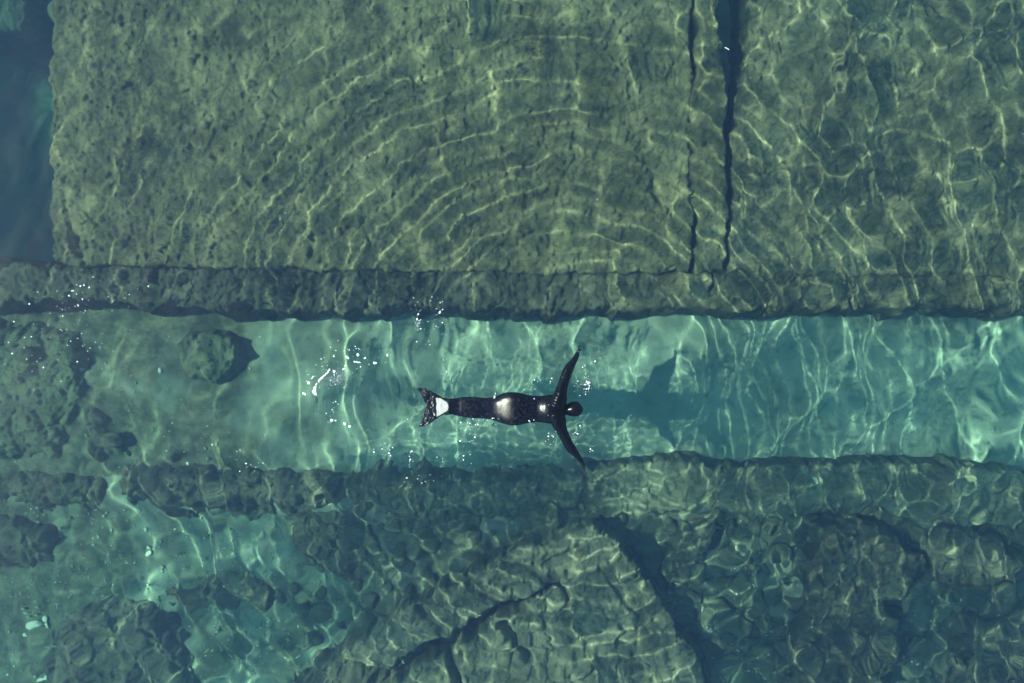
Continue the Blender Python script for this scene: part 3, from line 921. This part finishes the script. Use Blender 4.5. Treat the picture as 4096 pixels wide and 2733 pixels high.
flut = smooth(345, 300, cxs) * 0.011 * np.sin((np.arctan2(Y - cr(380, 790)[1], cr(380, 790)[0] - X)) * 38 + 3 * fbm(X * 8, Y * 8, 2, 6)) + smooth(350, 320, cxs) * 0.018 * fbm(X * 18, Y * 18, 3, 8)
zu = zt + flut * edge - thick * (1 - edge)
zl = zt - thick - 0.3 * thick * edge
keep = s < 0
kq = (keep[:-1, :-1] & keep[:-1, 1:] & keep[1:, 1:] & keep[1:, :-1]).ravel()
q = grid_quads(*X.shape)[kq]
n = X.size
used, inv = np.unique(q.ravel(), return_inverse=True)
qi = inv.reshape(-1, 4)
upv = np.stack([X, Y, zu], -1).reshape(-1, 3)[used]
lov = np.stack([X, Y, np.minimum(zl, zu - 0.003)], -1).reshape(-1, 3)[used]
m_ = len(used)
from collections import Counter
cnt = Counter()
for f in qi:
    for a, b in zip(f, np.roll(f, -1)):
        cnt[(int(a), int(b))] += 1
walls = [[a, a + m_, b + m_, b] for (a, b) in cnt if (b, a) not in cnt]
fs = [list(map(int, f)) for f in qi] + [list(map(int, f[::-1] + m_)) for f in qi] + walls
fluke = link('fluke', plain_mesh('fluke', np.concatenate([upv, lov]) - PO, fs), M['fluke'], person)
tag(fluke, 'two-lobed black tail fin with ruffled lobes')
# sun highlight painted as a pale panel over the root of the fin
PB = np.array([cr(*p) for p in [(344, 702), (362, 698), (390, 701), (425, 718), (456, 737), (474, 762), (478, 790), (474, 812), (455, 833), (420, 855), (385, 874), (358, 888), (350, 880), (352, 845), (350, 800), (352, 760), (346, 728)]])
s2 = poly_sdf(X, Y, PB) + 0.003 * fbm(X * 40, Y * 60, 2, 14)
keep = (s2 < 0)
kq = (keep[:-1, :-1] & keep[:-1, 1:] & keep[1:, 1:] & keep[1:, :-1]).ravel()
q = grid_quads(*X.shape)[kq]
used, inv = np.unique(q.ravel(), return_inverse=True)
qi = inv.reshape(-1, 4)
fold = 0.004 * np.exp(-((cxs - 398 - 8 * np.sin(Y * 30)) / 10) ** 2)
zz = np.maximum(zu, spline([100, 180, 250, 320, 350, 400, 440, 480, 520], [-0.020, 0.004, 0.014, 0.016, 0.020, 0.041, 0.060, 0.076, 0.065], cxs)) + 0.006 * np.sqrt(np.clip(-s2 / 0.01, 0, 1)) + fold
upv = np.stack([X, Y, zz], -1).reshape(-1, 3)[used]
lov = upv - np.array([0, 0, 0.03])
m_ = len(used)
cnt = Counter()
for f in qi:
    for a, b in zip(f, np.roll(f, -1)):
        cnt[(int(a), int(b))] += 1
walls = [[a, a + m_, b + m_, b] for (a, b) in cnt if (b, a) not in cnt]
fs = [list(map(int, f)) for f in qi] + [list(map(int, f[::-1] + m_)) for f in qi] + walls
glint = link('fin_glint', plain_mesh('fin_glint', np.concatenate([upv, lov]) - PO, fs), M['sun_glint'], fluke)
tag(glint, 'sun reflection painted as a white panel at the root of the fin')


# ------------------------------------------------------------------ foam, droplets, fish, stick
def wz(x, y):
    return float(wave(np.array([x]), np.array([y]))[0])


def foam_patch(pts, width, label, seed):
    """a ragged raft of bubbles along a line of photo pixels"""
    P = np.array([pt(a, b) for a, b in pts])
    r = np.random.default_rng(seed)
    seg = np.hypot(*np.diff(P, axis=0).T) if len(P) > 1 else np.array([0.0])
    L = float(seg.sum())
    n = max(4, int(L / 0.008) + 6)
    cum = np.concatenate([[0], np.cumsum(seg)])
    parts = []
    bm = bmesh.new()
    bmesh.ops.create_icosphere(bm, subdivisions=2, radius=1.0)
    v0 = np.array([v.co[:] for v in bm.verts])
    f0 = [[v.index for v in f.verts] for f in bm.faces]
    bm.free()
    for i in range(n):
        t = r.uniform(0, L) if L > 0 else 0
        j = min(np.searchsorted(cum, t, side='right') - 1, len(P) - 2) if len(P) > 1 else 0
        p = P[j] + (P[j + 1] - P[j]) * ((t - cum[j]) / max(seg[j], 1e-6)) if len(P) > 1 else P[0]
        w0, w1 = width
        w = 0.58 * (w0 + (w1 - w0) * (t / L if L > 0 else 0))
        p = p + r.normal(0, 0.16 * w, 2)
        s = w * r.uniform(0.32, 0.52)
        parts.append((v0 * np.array([s, s, s * 0.45]) + np.array([p[0], p[1], wz(*p) + s * 0.12]), f0))
    co, fs = join(parts)
    base = np.array([P[:, 0].mean(), P[:, 1].mean(), 0.0])
    me = fused('foam_patch', co - base, fs, 0.004, 2)
    o = link('foam_patch', me, M['foam'])
    o.location = base
    return tag(o, label, 'foam', 'foam patches left by the tail')


def c4(x, y):           # the foam close-up: 1150..1650 at 1742 px
    return 1150 + x * 0.28703, 1350 + y * 0.28703


foams = [
    ([(590, 440), (560, 490), (510, 535), (455, 585), (425, 628)], (0.035, 0.055), 'long curved white foam streak, upper piece'),
    ([(412, 640), (390, 690), (378, 740), (378, 785)], (0.035, 0.085), 'thick white foam blob just below the long curved streak'),
    ([(905, 340), (950, 342), (1010, 348)], (0.045, 0.03), 'thin flat foam streak right of the long curved one'),
    ([(820, 270), (845, 290)], (0.05, 0.05), 'bean shaped foam spot above the thin flat streak'),
    ([(640, 472), (678, 470)], (0.045, 0.055), 'foam spot at the upper end of the long curved streak'),
    ([(808, 385), (812, 410)], (0.035, 0.04), 'small upright foam spot left of the thin flat streak'),
    ([(775, 445), (800, 432)], (0.03, 0.04), 'small slanting foam spot below the upright one'),
    ([(1200, 358), (1245, 360)], (0.045, 0.04), 'oval foam spot farthest right in the foam trail'),
    ([(1065, 295), (1090, 280)], (0.04, 0.035), 'small slanting foam spot between the thin streak and the far right one'),
    ([(988, 240)], (0.055, 0.055), 'round foam spot highest in the trail'),
    ([(602, 1165), (630, 1148)], (0.055, 0.06), 'foam spot at the lower end of the ring of droplets'),
    ([(660, 1160), (682, 1162)], (0.03, 0.03), 'tiny foam spot right of the one at the lower end of the ring'),
    ([(790, 1190), (808, 1210)], (0.06, 0.06), 'slanting foam spot below the ring of droplets'),
    ([(868, 1232), (868, 1250)], (0.05, 0.05), 'lowest foam spot, nearest to the tail fin'),
    ([(340, 575), (362, 540)], (0.035, 0.03), 'thin foam spot left of the long curved streak'),
    ([(297, 632)], (0.05, 0.05), 'round foam spot left of the long curved streak'),
    ([(214, 775), (246, 790)], (0.04, 0.05), 'foam spot farthest left in the trail'),
    ([(1392, 235), (1390, 262)], (0.035, 0.035), 'small upright foam spot at the right end of the trail')]
for i, (pl, w, lab) in enumerate(foams):
    foam_patch([c4(*p) for p in pl], w, lab, 300 + i)
# splash breaking over the bend of the tail
foam_patch([(1600 + 0.41456 * x, 1300 + 0.41456 * y) for x, y in ((905, 735), (912, 700), (922, 655))], (0.05, 0.02), 'small white splash over the bend of the tail', 340)

rd = np.random.default_rng(77)


def spray(name, clusters, label, mat):
    pts = []
    for (px, py, sx, sy, n, r0, ang) in clusters:
        ca, sa = math.cos(math.radians(ang)), math.sin(math.radians(ang))
        for _ in range(int(n * 1.1)):
            a, b = rd.normal(0, sx), rd.normal(0, sy)
            x, y = map(float, pt(px + a * ca - b * sa, py + a * sa + b * ca))
            s = 0.42 * r0 / PXM * float(np.exp(np.clip(rd.normal(0, 0.65), -1.2, 1.1)))
            z = wz(x, y) + 0.2 * s
            # over the swimmer the drops sit on the suit
            cxp = (x * PXM + 2048 - 1600) / 0.41456
            cyp = (1366.5 - y * PXM - 1300) / 0.41456
            if 425 < cxp < 1768:
                t, bt, zt_ = (float(spline(ST[:, 0], ST[:, j], np.array([cxp]))[0]) for j in (1, 2, 3))
                if t + 12 < cyp < bt - 12:
                    z = max(z, zt_ + 0.2 * s - 0.01)
            pts.append((x, y, z, s * rd.uniform(0.8, 1.5), s, s * 0.8, rd.uniform(0, 3.14)))
    return scatter(name, pts, mat, label, 'droplets', 0.8, 2)


spray('droplets', [(300, 1170, 70, 28, 22, 2.6, -20), (260, 1260, 80, 45, 40, 2.0, 0), (90, 1330, 70, 50, 14, 2.2, 0), (320, 1400, 45, 50, 12, 2.6, 0), (140, 1440, 80, 60, 16, 1.9, 0), (500, 1170, 60, 40, 12, 1.8, 0), (110, 1640, 60, 90, 14, 1.8, 20), (360, 1240, 30, 40, 12, 2.2, 0)],
      'white droplets and painted sun glints flung over the water at the left border', M['drop_glint'])
spray('droplets', [(1400, 1420, 70, 28, 34, 2.2, 8), (1290, 1490, 40, 26, 20, 1.8, -40), (1300, 1620, 30, 40, 18, 1.6, 40), (1340, 1680, 40, 12, 10, 2.0, 25), (1260, 1560, 22, 40, 22, 1.7, 0), (1480, 1440, 60, 16, 12, 2.0, 0)],
      'ring of droplets round the foam streaks', M['drop_glint'])
spray('droplets', [(1672, 1290, 7, 22, 26, 2.4, 6), (1745, 1245, 16, 14, 14, 3.2, -40), (1690, 1215, 50, 18, 12, 2.6, 0), (1760, 1310, 30, 20, 14, 2.2, 0), (1700, 1330, 25, 25, 10, 2.2, 0), (1780, 1460, 14, 50, 10, 2.6, 0)],
      'white droplets and painted sun glints above the tail fin by the ledge', M['drop_glint'])
spray('droplets', [(2348, 1530, 8, 22, 40, 2.2, 0), (2300, 1535, 26, 18, 30, 1.7, 0), (2262, 1520, 10, 30, 26, 2.2, 20), (2366, 1452, 18, 5, 14, 1.8, -30), (2205, 1520, 8, 10, 8, 2.4, 0), (2145, 1525, 10, 12, 6, 2.2, 0), (2310, 1730, 10, 26, 26, 2.0, 20), (2200, 1760, 12, 16, 10, 2.4, 0), (2240, 1715, 8, 20, 16, 2.4, 30), (2370, 1800, 10, 8, 7, 2.2, 40)],
      'white droplets and painted sun glints beside the arms and the head of the swimmer', M['drop_glint'])
spray('droplets', [(1915, 1685, 30, 14, 34, 2.2, -8), (1985, 1668, 30, 8, 20, 1.8, 0), (2118, 1680, 3, 9, 12, 2.2, 0), (2138, 1650, 3, 26, 26, 1.6, 0), (1880, 1760, 26, 22, 14, 2.8, 0), (1640, 1840, 5, 18, 14, 2.4, 8), (1560, 1810, 4, 16, 12, 2.4, 0), (1690, 1890, 40, 30, 22, 1.8, 0), (1800, 1830, 50, 30, 12, 2.0, 0), (1520, 1790, 30, 20, 8, 2.0, 0), (1625, 1680, 4, 8, 6, 2.0, 0), (1830, 1595, 60, 6, 6, 1.6, 0)],
      'droplets and painted sun glints along the near side of the fish tail', M['drop_glint'])
spray('droplets', [(1030, 1870, 60, 30, 18, 1.9, 10), (1110, 940, 30, 40, 12, 1.6, 60), (100, 2480, 80, 60, 14, 1.7, 0), (900, 2050, 500, 260, 26, 1.3, 0), (2800, 900, 700, 500, 40, 1.1, 0)],
      'single droplets scattered wide over the sea', M['drop_glint'])
# bubbles driven under by the tail
pts = []
for _ in range(900):
    a, b = rd.normal(0, 24), rd.normal(0, 14)
    x, y = map(float, pt(1352 + a + 0.5 * b, 1515 + b - 0.4 * a, 0.1))
    s = 0.6 / PXM * float(np.exp(rd.normal(0, 0.5)))
    pts.append((x, y, wz(x, y) - abs(rd.normal(0, 0.06)) - 0.012, s, s, s, 0))
scatter('bubbles', pts, M['drop_glint'], 'faint cloud of tiny bubbles under water right of the foam streak', 'bubbles', 1.0, 1)


def fish(px, py, depth, length, ang, label):
    L = length
    st = np.array([(0, .004), (0.06, .05), (0.2, .085), (0.4, .10), (0.6, .075), (0.78, .035), (0.86, .022)])
    a = np.linspace(0, 2 * math.pi, 12, endpoint=False)
    co = np.concatenate([np.stack([np.full(12, t * L), 0.72 * r * L * np.cos(a), 1.25 * r * L * np.sin(a)], -1) for t, r in st])
    idx = np.arange(len(st) * 12).reshape(len(st), 12)
    q = np.stack([idx[:-1], np.roll(idx[:-1], -1, 1), np.roll(idx[1:], -1, 1), idx[1:]], -1).reshape(-1, 4)
    fs = [list(map(int, f)) for f in q] + [list(map(int, idx[0][::-1])), list(map(int, idx[-1]))]
    x, y = map(float, pt(px, py, depth))
    e = empty('fish', (x, y, -depth))
    e.rotation_euler = (0, 0, math.radians(ang))
    link('body', plain_mesh('body', co, fs), M['fish'], e)
    tf = [(0.82 * L, -0.008 * L, 0), (0.86 * L, 0, 0.02 * L), (1.0 * L, 0.05 * L, 0.10 * L), (0.95 * L, 0.03 * L, 0), (1.0 * L, 0.05 * L, -0.10 * L), (0.86 * L, 0, -0.02 * L)]
    t2 = [(p[0], p[1] + 0.012 * L, p[2]) for p in tf]
    fs = [[0, 1, 2, 3], [0, 3, 4, 5], [9, 8, 7, 6], [11, 10, 9, 6]] + [[i, (i + 1) % 6, (i + 1) % 6 + 6, i + 6] for i in range(6)]
    link('tail_fin', plain_mesh('tail_fin', tf + t2, fs), M['fish'], e)
    df = [(0.3 * L, 0, 0.11 * L), (0.36 * L, 0, 0.18 * L), (0.6 * L, 0, 0.10 * L), (0.58 * L, 0, 0.08 * L)]
    d2 = [(p[0], 0.01 * L, p[2]) for p in df]
    fs = [[0, 1, 2, 3], [7, 6, 5, 4]] + [[i, (i + 1) % 4, (i + 1) % 4 + 4, i + 4] for i in range(4)]
    link('dorsal_fin', plain_mesh('dorsal_fin', df + d2, fs), M['fish'], e)
    return tag(e, label, 'fish', 'small dark fish over the slabs')


fish(1926, 58, 0.6, 0.11, -20, 'small dark slanting fish over the top of the huge slab')
fish(1735, 74, 0.6, 0.14, 5, 'small dark level fish left of the slanting one near the top border')
fish(2012, 42, 0.7, 0.11, -12, 'faint fish near the top border, right of the slanting one')
fish(3062, 125, 0.75, 0.24, -80, 'largest dark fish, upright over the right slab beside the gap')
fish(3754, 62, 0.75, 0.12, -28, 'small dark fish over the right slab near the top right corner')

# small white stick afloat over the gap
ax, ay = pt(2899, 191)
bx, by = pt(2917, 201)
c0, f0 = tube([(float(ax), float(ay), 0.0, 0.0036, 0.0036), (float((ax + bx) / 2), float((ay + by) / 2), 0.001, 0.004, 0.004), (float(bx), float(by), 0.0, 0.0036, 0.0036)], 10, 3)
base = np.array([float(ax), float(ay), 0.0])
o = link('stick', plain_mesh('stick', c0 - base, f0), M['stick'])
o.location = (base[0], base[1], wz(float(ax), float(ay)) + 0.006)
tag(o, 'tiny white stick afloat above the dark gap between the slabs', 'stick')
